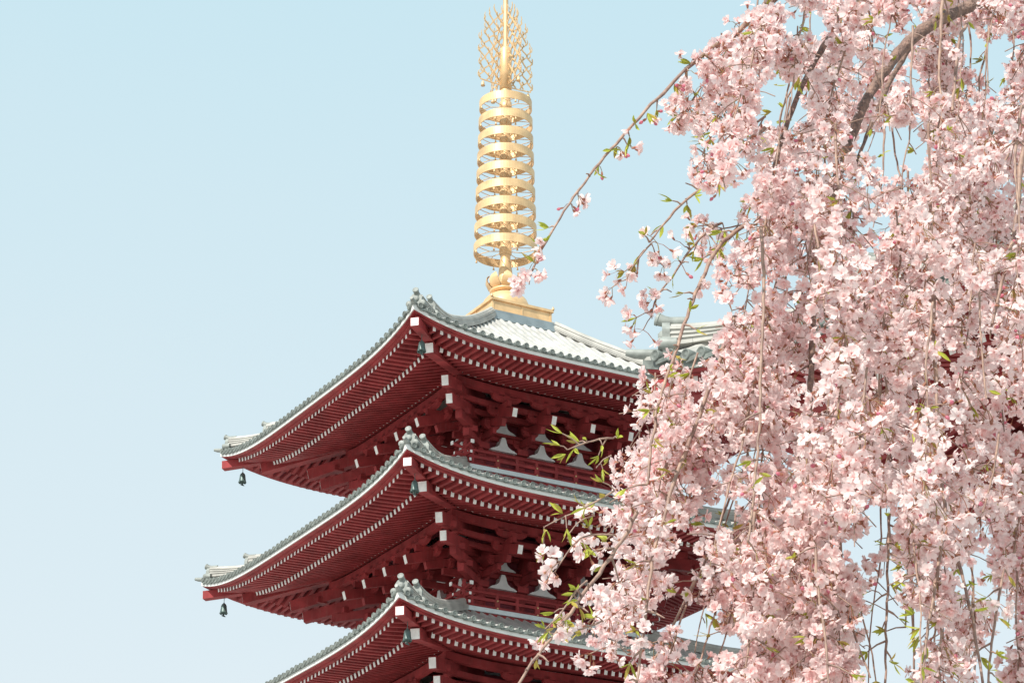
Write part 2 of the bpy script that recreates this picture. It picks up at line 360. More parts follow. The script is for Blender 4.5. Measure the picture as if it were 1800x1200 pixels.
        for k in range(4):
            Ax = [rot4((1, 0, 0), k), rot4((0, 1, 0), k), (0, 0, 1)]
            mb = MB(); y = -U + .12; e = U + .38
            zt_, zm, zl = dz + .74, dz + .50, dz + .24
            n = 24; P = []
            for q in range(n + 1):
                t = -e + 2*e*q/n; P.append(rot4((t, y, zt_ + .10*max(0, (abs(t) - U + .3)/.7)**1.6), k))
            mb.tube(P, .055, 8, 0)
            for zz, ee in ((zm, e - .08), (zl, e - .14)):
                mb.beam(rot4((-ee, y, zz), k), rot4((ee, y, zz), k), .08, .10, 0, endmat=1); mb.box(rot4((ee + .008, y, zz), k), (.01, .038, .047), 1, Ax)
            for sg in (-1, 1): mb.box(rot4((sg*(e + .012), y, zt_ + .10), k), (.02, .06, .06), 1, Ax)
            for t in (-3.3, -2.33, -1.555, -.78, 0, .78, 1.555, 2.33, 3.3):
                full = abs(t) in (2.33, .78)
                mb.box(rot4((t, y, (zl + zm)/2), k), (.09 if full else .055, .045, (zm - zl)/2 - .045), 0, Ax)
                mb.box(rot4((t, y, (zm + zt_)/2), k), (.05, .035, (zt_ - zm)/2 - .04), 0, Ax)
                mb.box(rot4((t, y, dz + .15), k), (.05, .04, .06), 0, Ax)
                if full:
                    for zz in (zm, zl): mb.lathe([(.036, 0), (.036, .02), (.02, .035), (0, .04)], rot4((t, y - .045, zz), k), 10, 2, True, [rot4((1, 0, 0), k), (0, 0, 1), rot4((0, -1, 0), k)])
            mb.tube([rot4((-U + .12, y, dz + .1), k), rot4((-U + .12, y, zt_ + .12), k)], .075, 10, 0)
            mb.lathe([(.085, 0), (.10, .05), (.06, .12), (.075, .16), (.05, .24), (0, .30)], rot4((-U + .12, y, zt_ + .10), k), 10, 0)
            mb.build('railing', [RED, WHITE, GOLD], bal)
# stone base under the lowest storey
mb = MB(); mb.box((0, 0, .6), (5.5, 5.5, .6), 0); mb.build('podium', PAVE, pag)

# ---- spire
zr = roofs[0].top(1.35)
ZB = 7.427*S + EYE            # top of the square gold base
mb = MB()
mb.tube([(0, 0, ZB - .5), (0, 0, ZB + 17.5)], .10, 12, 0)
def AH(y): return EYE + 84.3*math.tan(R(PITCH) + math.atan((600 - y)/F))     # height on the axis
mb.tube([(0, 0, ZB + .3), (0, 0, AH(88))], .19, 16, 0)
mb.lathe([(.19, AH(158)), (.235, AH(158)), (.235, AH(88)), (.20, AH(86))], n=16)
spire = mb.build('spire', GOLD, pag)
mb = MB()       # grey stepped cap below the gold base
mb.box((0, 0, zr + .05), (1.48, 1.48, .12)); mb.box((0, 0, zr + .24), (1.40, 1.40, .08)); mb.box((0, 0, zr - .3), (1.30, 1.30, .25))
mb.build('ridge_cap', COPPER, spire)
mb = MB(); hb = 1.287
z1 = zr + .321
mb.box((0, 0, (z1 + ZB - .10)/2), (hb - .05, hb - .05, (ZB - .10 - z1)/2)); mb.box((0, 0, ZB - .05), (hb + .02, hb + .02, .049))
mb.box((0, 0, z1 + .03), (hb + .03, hb + .03, .028))
for k in range(4):
    for t in (-.97, 0, .97): mb.box(rot4((t*hb*.97, -hb + .045, (z1 + ZB)/2), k), (.035, .012, (ZB - z1)/2 - .06), 0, [rot4((1, 0, 0), k), rot4((0, 1, 0), k), (0, 0, 1)])
    mb.lathe([(.05, 0), (.06, .05), (.02, .12), (0, .16)], rot4((-hb, -hb, ZB), k), 8)
mb.build('square_base', GOLD, spire)
mb = MB(); mb.lathe([(.94, ZB + .001), (.94, ZB + .10), (.91, ZB + .30), (.80, ZB + .56), (.64, ZB + .74), (.45, ZB + .84), (.2, ZB + .88)], n=32)
mb.build('dome', GOLD, spire)
mb = MB(); zl = ZB + .84       # lotus: narrow waist, then upturned petals
mb.lathe([(.34, zl), (.56, zl + .06), (.60, zl + .13), (.38, zl + .2), (.28, zl + .35), (.26, zl + .9), (.20, zl + 1.4)], n=24)
for q in range(8):
    th = 2*math.pi*(q + .5)/8; o_ = np.array((math.cos(th), math.sin(th), 0)); s_ = np.array((-math.sin(th), math.cos(th), 0)); V = []
    P = [(.40, .10, .12), (.62, .24, .22), (.72, .44, .20), (.70, .62, .12), (.60, .74, .02)]
    for (r, z, w_) in P:
        V += [o_*r + s_*w_ + (0, 0, zl + z), o_*(r + .02) + (0, 0, zl + z), o_*r - s_*w_ + (0, 0, zl + z)]
    V2 = [v - o_*.03 for v in V]
    Fs = [(3*a_+b_, 3*a_+b_+1, 3*a_+b_+4, 3*a_+b_+3) for a_ in range(4) for b_ in range(2)]
    mb.add(V, Fs, 0, True); mb.add(V2, [f[::-1] for f in Fs], 0, True)
mb.build('lotus', GOLD, spire)
fy = [165, 196, 227, 257, 288, 319, 350, 382, 416]
for j, y in enumerate(fy):
    Rr = 1.01 + .185*j/8
    # height of the ring axis from the front edge seen at y
    el = R(PITCH) + math.atan((600 - y)/F); z = EYE + (84.3 - Rr)*math.tan(el)
    h_ = .165; mb = MB()
    mb.lathe([(Rr - .03, z - h_), (Rr, z - h_), (Rr, z + h_), (Rr - .03, z + h_), (Rr - .03, z - h_)], n=64, smooth=False)
    mb.lathe([(.20, z - h_*1.2), (.235, z - h_), (.235, z + h_*.9), (.20, z + h_)], n=14)
    for q in range(8):
        th = 2*math.pi*q/8 + .39; dx, dy = math.cos(th), math.sin(th)
        # forked curved spoke
        mb.tube([(dx*.22, dy*.22, z - .05), (dx*.6, dy*.6, z - .07)], .015, 6)
        for sg in (-1, 1):
            P = []
            for e in np.linspace(0, 1, 6):
                an = th + sg*.36*e**.7; rr = .6 + (Rr - .02 - .6)*e; P.append((math.cos(an)*rr, math.sin(an)*rr, z - .07 - .02*e))
            mb.tube(P, .014, 6)
    ring = mb.build('ring', GOLD, spire)
    for q in range(8):
        th = 2*math.pi*q/8 + .66; mb = MB(); c = (math.cos(th)*(Rr - .015), math.sin(th)*(Rr - .015), z - h_ - .15)
        mb.lathe([(0, .17), (.015, .16), (.018, .11), (.034, .07), (.042, .02), (.0, .03)], c, 8)
        mb.build('small_bell', GOLD, spire)
# flame plates (openwork)
rnd = random.Random(5)
zf0, zf1 = AH(150), AH(18)
HF = zf1 - zf0
def fw(s_):   # outline width of a plate at height fraction
    return 1.13*(1 - .10*s_)*math.sqrt(max(0, 1 - max(0, (s_ - .55)/.47)**2.2)) if s_ < 1.02 else 0
for k in range(4):
    mb = MB(); out = rot4((0, -1, 0), k); nrm = rot4((1, 0, 0), k)
    lam = .56
    def tr(P_, w_):
        P3 = [out*x + np.array((0, 0, zf0 + z_)) for x, z_ in P_]
        for u_ in range(len(P3) - 1): mb.beam(P3[u_], P3[u_+1], w_[u_] if isinstance(w_, list) else w_, .03, 0, up=tuple(nrm))
    for i_ in range(5):
        x0 = .22 + .205*i_; seg = []; zz = -.02 + .05*x0
        ph = math.pi*i_ + rnd.uniform(-.25, .25)
        while zz < HF and x0 + .02 < fw(zz/HF):
            am = .096 + .03*math.sin(5*zz + 2*i_); seg.append((x0 + am*math.sin(2*math.pi*zz/lam + ph) - .05*zz*0, zz)); zz += lam/8
        if len(seg) > 2:
            tr(seg, .050)
            e = seg[-1]; tr([e, (e[0] + .03, e[1] + .10), (e[0] + .0, e[1] + .22)], [.036, .02])
            # short cross curls inside the cells
            for q in range(2, len(seg) - 3, 8): tr([seg[q], (seg[q][0] + .06, seg[q][1] + .10), (seg[q][0] + .02, seg[q][1] + .19)], [.03, .02])
        if i_ >= 3:
            nxt = .22 + .205*(i_ + 1)
            for (x, z_) in seg[::4]:
                if i_ == 4 or nxt + .02 >= fw(z_/HF): tr([(x, z_), (x + .09, z_ + .07), (x + .11, z_ + .18), (x + .08, z_ + .28)], [.04, .03, .018])
    tr([(.15, -.05), (.65, -.04), (1.12, -.01)], .045)
    mb.build('flame_plate', GOLD, spire)
    mb = MB(); c = out*1.0 + np.array((0, 0, zf0 - .30)); mb.lathe([(0, .28), (.012, .27), (.012, .20), (.05, .17), (.06, .08), (.085, .0), (0, .03)], c, 10)
    mb.build('small_bell', GOLD, spire)

# ---- wind bells hanging from the roof corners
def wind_bell(i, k, label):
    rf = roofs[i]; dg = 1/math.sqrt(2); rc = rf.a*math.sqrt(2) - .92
    p = rot4((-rc*dg, -rc*dg, 0), k); c, s_ = math.cos(ROTZ), math.sin(ROTZ)
    x, y = AX + c*p[0] - s_*p[1], AY + s_*p[0] + c*p[1]
    z = rf.z0 + rf.L - .65
    e = empty('wind_bell', (x, y, z - .62), ROTZ + .4); e.scale = (.82, .82, .82)
    tag(e, label, 'wind bell', 'bronze wind bells under the roof corners')
    mb = MB(); mb.lathe([(.0, .64), (.04, .63), (.09, .60), (.125, .52), (.14, .38), (.16, .25), (.19, .18), (.17, .18), (.12, .3), (0, .5)], n=16)
    for q in range(4):
        th = math.pi/2*q; mb.box((.165*math.cos(th), .165*math.sin(th), .19), (.03, .03, .035))
    mb.build('bell_body', BRONZE, e)
    mb = MB(); mb.tube([(0, 0, .62), (0, 0, .95)], .014, 6); mb.lathe([(.03, 0), (.04, .0), (.04, .03), (.03, .03)], (0, 0, .63), 10); mb.build('hanger', BRONZE, e)
    mb = MB(); mb.tube([(0, 0, .5), (0, 0, .1)], .008, 5)
    mb.prism([(-.15, -.03), (-.05, .02), (0, .10), (.05, .02), (.15, -.03), (.05, -.05), (-.05, -.05)], (0, -.008, .08), (1, 0, 0), (0, 0, 1), (0, .016, 0))
    mb.build('clapper', BRONZE, e)
wind_bell(0, 3, 'bronze bell hanging below the far left tip of the topmost roof')
wind_bell(1, 3, 'bronze bell hanging below the far left tip of the second roof from the top')
wind_bell(0, 0, 'green bronze bell beside the white beam end at the near corner of the topmost roof')
wind_bell(1, 0, 'green bronze bell beside the white beam end at the near corner of the middle roof')
wind_bell(2, 0, 'green bronze bell beside the white beam end at the near corner of the lowest roof')

# ------------------------------------------------------------ nearer temple building behind the blossom
def at(x, y, Y):
    dx = (x - 900)/F; dy = (600 - y)/F; p = R(PITCH)
    d = np.array((dx, math.cos(p) - dy*math.sin(p), math.sin(p) + dy*math.cos(p)))
    return np.array((0, 0, EYE)) + d*(Y/d[1])
GA = 9.5; K2 = 1.25
tipc = at(1131, 648, 44)
grz = R(45 - 36 + 180 - 180)          # roof turned so that one corner points left
# local corner (-a, a) (index 3 diagonal) should land on the tip
GR = R(-34)
cl = np.array((-GA, GA)) ; cc, ss = math.cos(GR + 0), math.sin(GR + 0)
# edge from this corner along local -y is the near left eave; choose rotation so it runs right and slightly towards us
GR = R(40); cc, ss = math.cos(GR), math.sin(GR)
gx = tipc[0] - (cc*cl[0] - ss*cl[1]); gy = tipc[1] - (ss*cl[0] + cc*cl[1])
hall = empty('temple_building', (gx, gy, 0), GR)
tag(hall, 'nearer temple building with grey tiled roof corner behind the cherry blossom', 'temple')
gz0 = tipc[2] - .85
gr = Roof(GA, 3.2, gz0, 4.2, .85, K2); gr.board = TILED; gr.tiers = ((.30, .12, .17, .26), (2.4, .34, .14, .45)); gr.build(hall, RIDGE)
mb = MB(); mb.box((0, 0, (gz0 + .3)/2), (3.0, 3.0, (gz0 + .3)/2), 1)
for k in range(4):
    for t in (-3.0, -1.0, 1.0): mb.tube([rot4((t, -3.06, 0), k), rot4((t, -3.06, gz0 + .2), k)], .28, 12, 0)
    for z in (gz0 - .5, gz0 - 1.4, gz0 - 3.6): mb.box(rot4((0, -3.1, z), k), (3.3, .12, .2), 0, [rot4((1, 0, 0), k), rot4((0, 1, 0), k), (0, 0, 1)])
mb.build('wall', [RED, REDD], hall)
mb = MB()
for (u, z, w_, h_) in ((6.0, -.10, .14, .16), (5.4, -.5, .1, .12)): gr.ring(mb, [(u - w_, z - h_), (u + w_, z - h_), (u + w_, z + h_), (u - w_, z + h_)], 0, 12)
mb.build('purlin', RED, hall)
lw = Roof(12.5, 3.4, gz0 - 11.5, 4.6, .85, K2); lw.board = TILED; lw.tiers = gr.tiers; lw.build(hall, RIDGE)
mb = MB(); zl = gz0 - 11.2; mb.box((0, 0, zl/2), (6.6, 6.6, zl/2), 1)
for k in range(4):
    for t in (-6.6, -3.3, 0, 3.3): mb.tube([rot4((t, -6.66, 0), k), rot4((t, -6.66, zl), k)], .32, 12, 0)
    for z in (zl - .5, zl - 2.4): mb.box(rot4((0, -6.7, z), k), (6.9, .12, .2), 0, [rot4((1, 0, 0), k), rot4((0, 1, 0), k), (0, 0, 1)])
mb.build('wall', [RED, REDD], hall)
mb = MB(); mb.box((0, 0, gr.top(3.2) + .5), (3.1, 3.1, .9)); mb.build('gable', RED, hall)
mb = MB(); mb.prism([(-3.6, 0), (3.6, 0), (0, 3.2)], (0, -3.6, gr.top(3.2) + 1.4), (1, 0, 0), (0, 0, 1), (0, 7.2, 0)); mb.build('upper_roof', RIDGE, hall)

#CHERRY
# ------------------------------------------------------------ weeping cherry
rng = np.random.default_rng(11)
tree = empty('cherry_tree', (2.6, 6.6, 0))
tag(tree, 'weeping cherry tree covered in pale pink blossom hanging in front of the pagoda', 'tree')
TO = np.array((2.6, 6.6, 0))

def petal(Lp, W, cup, ang, tilt):
    """one notched petal: vertices in flower space (z = facing direction)"""
    P = [(0, 0), (.28, -.30), (.28, .30), (.62, -.50), (.62, 0), (.62, .50), (.93, -.34), (.90, 0), (.93, .34)]
    V = []
    for (r, y) in P:
        rr = r*Lp; yy = y*W; up = math.sin(tilt)*rr + cup*(r*r)*Lp*.35 + abs(y)*W*.22
        x = math.cos(tilt)*rr
        V.append((x*math.cos(ang) - yy*math.sin(ang), x*math.sin(ang) + yy*math.cos(ang), up))
    return V, [(0, 1, 2), (1, 3, 4), (1, 4, 2), (2, 4, 5), (3, 6, 7, 4), (4, 7, 8, 5)]
def flower(seed, openness, n=5, bud=False):
    """template: petals at the origin facing +z, calyx behind; col index 0 outer petal 1 inner petal 2 eye 3 calyx"""
    r = random.Random(seed); V = []; Fc = []; C = []
    def push(v, f, c):
        b0 = len(V); V.extend(v); Fc.extend([tuple(i + b0 for i in q) for q in f]); C.extend(c)
    if bud:
        for q in range(3):
            a = q*2.1; v = []
            prof = [(0, 0), (.0030, .003), (.0045, .007), (.0028, .011), (0, .013)]
        ring_ = []
        for (rr, z) in prof:
            ring_ += [(rr*math.cos(t), rr*math.sin(t), z) for t in np.linspace(0, 2*math.pi, 6)[:-1]]
        push(ring_, [(i*5+k, i*5+(k+1) % 5, (i+1)*5+(k+1) % 5, (i+1)*5+k) for i in range(4) for k in range(5)], [4]*25)
    else:
        for q in range(n):
            a = 2*math.pi*q/n + r.uniform(-.12, .12); t = (1 - openness)*1.25 + r.uniform(-.25, .25)
            v, f = petal(.0180*r.uniform(.85, 1.1), .0135*r.uniform(.85, 1.15), r.uniform(-.9, 1.3), a, t)
            push(v, f, [2, 1, 1, 0, 0, 0, 0, 0, 0])
        for q in range(5 if openness > .5 else 0):     # a few small inner petals and stamens
            a = r.uniform(0, 6.28); v, f = petal(.0125, .0085, r.uniform(-.5, 1), a, r.uniform(.5, 1.1)); push(v, f, [2] + [1]*8)
    cal = [(.0032, .0005), (.0028, -.004), (.0016, -.008)]
    rr = []
    for (q, z) in cal: rr += [(q*math.cos(t), q*math.sin(t), z) for t in np.linspace(0, 2*math.pi, 5)[:-1]]
    push(rr, [(i*4+k, i*4+(k+1) % 4, (i+1)*4+(k+1) % 4, (i+1)*4+k) for i in range(2) for k in range(4)], [3]*12)
    return np.array(V), Fc, np.array(C)
TEMPL = [flower(i, o) for i, o in enumerate((.95, .85, .72, .6, .9, .5, .8))] + [flower(9, .2), flower(10, 0, bud=True)]
PAL = np.array([(0.94, 0.745, 0.735), (0.93, 0.655, 0.645), (0.82, 0.46, 0.44), (0.52, 0.27, 0.19), (0.72, 0.28, 0.36)])

class Cloud:
    """collects many transformed templates into one mesh with a colour attribute"""
    def __init__(s): s.V = []; s.loops = []; s.tot = []; s.C = []; s.n = 0
    def add(s, V, Fc, C):
        s.V.append(V); s.C.append(C)
        for f in Fc: s.loops.extend(i + s.n for i in f); s.tot.append(len(f))
        s.n += len(V)
    def build(s, name, m, parent):
        if not s.n: return None
        me = bpy.data.meshes.new(name); V = np.concatenate(s.V); C = np.concatenate(s.C)
        me.vertices.add(len(V)); me.vertices.foreach_set('co', V.astype(np.float32).ravel())
        me.loops.add(len(s.loops)); me.loops.foreach_set('vertex_index', np.array(s.loops, np.int32))
        tot = np.array(s.tot, np.int32); st = np.concatenate(([0], np.cumsum(tot)[:-1])).astype(np.int32)
        me.polygons.add(len(tot)); me.polygons.foreach_set('loop_start', st); me.polygons.foreach_set('loop_total', tot)
        me.polygons.foreach_set('use_smooth', np.zeros(len(tot), bool))
        me.update(calc_edges=True)
        ca = me.color_attributes.new('tone', 'FLOAT_COLOR', 'POINT')
        ca.data.foreach_set('color', np.c_[C, np.ones(len(C))].astype(np.float32).ravel())
        me.materials.append(m); o = bpy.data.objects.new(name, me); col.objects.link(o); o.parent = parent; return o
def frame(d, roll):
    d = d/np.linalg.norm(d); a = np.array((0, 0, 1.)) if abs(d[2]) < .9 else np.array((1., 0, 0))
    x = np.cross(a, d); x /= np.linalg.norm(x); y = np.cross(d, x)
    c, s_ = math.cos(roll), math.sin(roll)
    return np.array((c*x + s_*y, -s_*x + c*y, d))
TRI = [(0, 1), (1, 2), (2, 0)]
def pedicel(cl, P, r, c):
    V = []; n = len(P)
    for i, p in enumerate(P):
        for k in range(3): V.append(p + r*np.array((math.cos(2.09*k), math.sin(2.09*k), .3*math.cos(2.09*k))))
    cl.add(np.array(V), [(i*3+k, i*3+(k+1) % 3, (i+1)*3+(k+1) % 3, (i+1)*3+k) for i in range(n-1) for k in range(3)], np.tile(c, (len(V), 1)))
def umbel(cl, p, out, nf, warm, bud=0.0, stem=.026):
    """a bunch of long stalked flowers hanging from one node"""
    for _ in range(nf):
        d = rng.normal(size=3); d /= np.linalg.norm(d); d = d*.85 + out*.55 + np.array((0, 0, -.55)); d /= np.linalg.norm(d)
        L = stem*rng.uniform(.6, 1.25); mid = p + d*L*.5 + (0, 0, .002); e = p + d*L + (0, 0, -.003)
        isb = rng.random() < bud
        f = TEMPL[8] if isb and rng.random() < .7 else TEMPL[7] if isb else TEMPL[rng.integers(0, 7)]
        face = d + rng.normal(size=3)*.42 + np.array((0, 0, -.1)); A = frame(face, rng.uniform(0, 6.28))
        s_ = rng.uniform(.80, 1.06); V = (f[0]*s_) @ A + e + A[2]*.008
        j = rng.uniform(.94, 1.05); tw = rng.uniform(0, 1)*.5 + warm*.5
        base = PAL[f[2]].copy(); pet = f[2] < 2
        base[pet] = base[pet]*(1 - tw) + np.array((.94, .83, .815))*tw
        cl.add(V, f[1], np.clip(base*j, 0, .95))
        pedicel(cl, [p, mid, e], .0009, np.array((.44, .34, .15)) if rng.random() < .5 else np.array((.48, .22, .15)))
def leaf(cl, p, d, L, W):
    A = frame(d, rng.uniform(0, 6.28)); x, y, z = A
    P = []
    for t, w_ in ((0, .08), (.25, .7), (.5, 1), (.75, .7), (1, .03)):
        c = p + z*L*t + x*(-.12*L*t*t); P += [c + y*W*w_/2 + x*W*.18*w_, c, c - y*W*w_/2 + x*W*.18*w_]
    c0 = np.array((.40, .43, .06))*rng.uniform(.75, 1.2) if rng.random() < .7 else np.array((.42, .33, .07))*rng.uniform(.8, 1.1)
    cl.add(np.array(P), [(3*a+b, 3*a+b+1, 3*a+b+4, 3*a+b+3) for a in range(4) for b in range(2)], np.tile(c0, (15, 1)))
def tuft(cl, p, d, n, L=.031):
    for _ in range(n):
        dd = d + rng.normal(size=3)*.38; dd /= np.linalg.norm(dd); leaf(cl, p, dd, L*rng.uniform(.6, 1.2), L*.25*rng.uniform(.7, 1.2))

# where the crown opens to the sky: soft gaps between the hanging sprays (centre and half size, as seen from the path)
GAPS = [(1433, 40, 16, 24), (1362, 134, 24, 11), (1350, 192, 26, 20), (1312, 312, 24, 13), (1577, 62, 20, 14), (1604, 130, 20, 18), (1583, 258, 52, 42), (1700, 72, 18, 26), (1748, 128, 18, 46), (1762, 80, 16, 30),
        (1298, 380, 26, 12), (1268, 893, 22, 26), (1500, 955, 34, 22), (1540, 905, 22, 40), (1575, 1020, 18, 55), (1540, 1130, 32, 62), (1598, 1140, 18, 60), (1270, 1122, 38, 26), (1215, 1095, 20, 24), (1700, 1005, 14, 20),
        (1768, 1085, 18, 46), (1725, 1180, 22, 26), (1540, 645, 10, 10), (1545, 790, 14, 4),
        (1300, 790, 18, 18), (1400, 165, 10, 22), (1215, 990, 24, 20), (1215, 1060, 20, 20), (1220, 935, 34, 10), (1625, 1090, 10, 40), (1560, 375, 8, 10), (1660, 480, 8, 10)]
EDGE = [(-400, 1300), (0, 1335), (45, 1270), (75, 1215), (105, 1200), (130, 1165), (160, 1130), (185, 1118), (196, 1165), (215, 1185), (228, 1245), (262, 1255), (266, 1205), (322, 1210), (330, 1285), (372, 1300), (390, 1255), (430, 1262), (470, 1262), (560, 1255), (610, 1235), (650, 1195), (700, 1150), (745, 1095), (775, 1085), (812, 1050), (835, 1020), (860, 1035), (880, 1070), (935, 1060), (1010, 1065), (1075, 1035), (1100, 1015), (1150, 1020), (1185, 1000), (1300, 990), (1600, 990)]
EDGE = [e for e in EDGE if e[0] not in (560, 610, 650, 700)] + [(560, 1262), (578, 1248), (640, 1212), (653, 1140), (700, 1118)]; EDGE.sort()
ey = [e[0] for e in EDGE]; ex = [e[1] for e in EDGE]
def to_px(P):
    d = P - np.array((0, 0, EYE)); p = R(PITCH); dep = d[1]*math.cos(p) + d[2]*math.sin(p); up = -d[1]*math.sin(p) + d[2]*math.cos(p)
    return 900 + F*d[0]/dep, 600 - F*up/dep
def room(P):
    x, y = to_px(P)
    if x < np.interp(y, ey, ex) + 18: return False
    for (gx_, gy_, a_, b_) in GAPS:
        if ((x - gx_)/(a_ + 16))**2 + ((y - gy_)/(b_ + 16))**2 < 1: return False
    for (x0, y0, x1, y1, w_, dep) in CLEAR:
        if P[1] < dep:
            t = max(0, min(1, ((x - x0)*(x1 - x0) + (y - y0)*(y1 - y0))/((x1 - x0)**2 + (y1 - y0)**2)))
            if math.hypot(x - x0 - t*(x1 - x0), y - y0 - t*(y1 - y0)) < w_: return False
    return True
# boughs that stay bare of blossom on the near side
CLEAR = [(1608, 60, 1570, 100, 30, 5.5), (1570, 100, 1516, 190, 28, 5.5), (1516, 190, 1500, 235, 26, 5.45), (1455, 68, 1432, 108, 19, 5.3), (1432, 108, 1410, 150, 19, 5.3), (1388, 215, 1370, 250, 18, 5.3), (1364, 275, 1360, 300, 20, 5.3), (1720, 0, 1670, 25, 24, 5.6), (1682, 65, 1677, 180, 16, 5.3), (1790, 270, 1787, 400, 18, 5.0), (1765, 480, 1745, 560, 18, 5.0),
         (1342, 400, 1336, 720, 12, 4.8), (1641, 540, 1647, 690, 16, 4.9), (1425, 660, 1424, 740, 14, 5.0)]
def spline(P, n):
    P = np.array(P, float); t = np.r_[0, np.cumsum(np.linalg.norm(np.diff(P, axis=0), axis=1))]; u = np.linspace(0, t[-1], n)
    Q = np.stack([np.interp(u, t, P[:, k]) for k in range(3)], 1)
    for _ in range(max(2, n//12)): Q[1:-1] = (Q[:-2] + 2*Q[1:-1] + Q[2:])/4
    return Q
def strand(pts, d0, d1, r0, r1, trim=False, flow=1.0, gap=.024, leafy=.3, check=True, nf=(2, 5), bud=.06, kind=None, curve3d=None, stem=.026, spur=.045):
    """one hanging branch through the listed points, with its blossom and leaves"""
    m = len(pts); P = [at(x, y, d0 + (d1 - d0)*i/(m - 1)) for i, (x, y) in enumerate(pts)] if curve3d is None else curve3d
    L = np.linalg.norm(np.diff(np.array(P), axis=0), axis=1).sum(); n = max(8, int(L/.022)); Q = spline(P, n)
    Q[1:-1] += rng.normal(size=(n-2, 3))*min(r1*.5, .0010)
    if trim:
        keep = n
        for i in range(n):
            x, y = to_px(Q[i])
            if y > 0 and x < np.interp(y, ey, ex) + 8: keep = i; break
        if keep < 8: return Q
        L *= keep/n; Q = Q[:keep]; n = keep
    rad = np.linspace(r0, r1, n)*(1 if r0 > .015 else .82)*(1 + .12*rng.normal(size=n)*.6)
    mb = MB(); mb.tube(Q - TO, np.abs(rad), 7)
    fl = Cloud(); lf = Cloud(); pos = 0; warm = rng.uniform(0, 1); T = np.gradient(Q, axis=0); seg = L/n
    k = 0.0
    while k < L:
        i = min(n - 1, int(k/L*n)); p = Q[i] + rng.normal(size=3)*.001; t = T[i]/np.linalg.norm(T[i])
        o_ = rng.normal(size=3); o_ -= t*o_.dot(t); o_ /= np.linalg.norm(o_)
        ok = (not check) or room(p)
        if rng.random() < .8:      # short spur with its node
            sp = rng.uniform(.006, spur) if rng.random() < .72 else .004
            e = p + (o_ + (0, 0, -.2) + t*.35)*sp
            if sp > .01 and (ok or rng.random() < .06): mb.tube(np.array([p, (p+e)/2 + (0, 0, .003), e]) - TO, [r1*.7 + .0006, r1*.5 + .0005, .0013], 5)
            if ok and rng.random() < flow and ((not check) or room(e)):
                umbel(fl, e, o_, int(rng.integers(nf[0], nf[1] + 1)), warm, bud, stem)
            if rng.random() < leafy: tuft(lf, e, (o_ + t*.6 + (0, 0, .1)), int(rng.integers(2, 5)))
        k += gap*rng.uniform(.6, 1.4)
    ob = mb.build('branch', BARK if r0 > .009 else TWIG, tree)
    fl.V = [v - TO for v in fl.V]; lf.V = [v - TO for v in lf.V]
    fl.build('blossoms', PETAL, ob); lf.build('leaves', LEAF, ob)
    return Q

# trunk and boughs stand to the right of the view; the boughs arch over and down
mb = MB(); mb.tube(spline([(0, 0, -.1), (.02, .02, .6), (-.05, .0, 1.7), (.02, .05, 2.8), (-.1, 0, 3.9), (-.25, -.1, 5.0)], 30), np.linspace(.24, .12, 30)*(1 + .04*rng.normal(size=30)), 16)
mb.build('trunk', BARK, tree)
def bough(P, r0, r1):
    mb = MB(); Q = spline(P, 30); mb.tube(Q - TO, np.linspace(r0, r1, 30), 9); mb.build('bough', BARK, tree)
A0 = TO + np.array((-.25, -.1, 4.9))
bough([A0, A0 + (-.4, -.3, .35), at(1720, -90, 5.6), at(1719, 5, 5.45)], .075, .020)
bough([A0, A0 + (-.5, -.5, .45), at(1500, -190, 5.3), at(1420, -60, 5.1), at(1345, 12, 5.0)], .06, .010)
bough([A0 - (0, 0, .3), at(1900, -160, 6.4), at(1690, -140, 6.6), at(1480, -60, 6.6)], .05, .014)
bough([A0 - (0, 0, .6), at(1960, 0, 5.2), at(1820, 120, 5.1)], .04, .014)
# the boughs and twigs that can be followed one by one
M = lambda *a, **k: strand(*a, **k)
M([(1719, 5), (1665, 28), (1612, 58), (1572, 100), (1543, 140), (1516, 190), (1496, 240), (1480, 285), (1462, 340), (1448, 400), (1436, 480), (1428, 580), (1425, 680), (1420, 790)], 5.45, 4.9, .0165, .005, gap=.04)
M([(1616, 50), (1590, 100), (1560, 150), (1538, 200), (1512, 270), (1490, 330)], 5.40, 5.30, .010, .004, gap=.07)
M([(1345, 12), (1318, 38), (1285, 66), (1245, 90), (1205, 122)], 5.0, 4.9, .0085, .0052, check=False, gap=.016, nf=(2, 4), leafy=.35)
M([(1205, 122), (1172, 158), (1146, 182), (1110, 222), (1075, 262), (1050, 290), (1030, 318), (1004, 352), (975, 398), (958, 428), (943, 452), (936, 474)], 4.9, 4.75, .0048, .0026, check=False, flow=.62, gap=.020, nf=(1, 3), bud=.6, leafy=.55, stem=.014, spur=.02)
umb = Cloud()
for q in range(3): umbel(umb, at(928 - 8*q, 474 + 7*q, 4.75), np.array((0, 0, -1.)), 3, .6, .15, .02)
M([(1460, 62), (1432, 108), (1410, 150), (1388, 205), (1372, 250), (1362, 300), (1348, 370), (1344, 440)], 5.2, 5.0, .0095, .004, gap=.04)
M([(1345, 225), (1295, 268), (1262, 300), (1243, 322), (1214, 345), (1185, 372), (1160, 402), (1142, 425)], 5.0, 4.85, .0052, .0026, check=False, flow=.12, gap=.03, nf=(1, 2), leafy=.75)
M([(1145, 428), (1128, 446), (1112, 468), (1100, 492)], 4.85, 4.83, .0024, .0012, check=False, flow=.95, gap=.016, nf=(2, 4), leafy=.25)
M([(1145, 428), (1152, 446), (1156, 462)], 4.85, 4.87, .002, .0012, check=False, flow=.95, gap=.018, nf=(2, 4), leafy=.1)
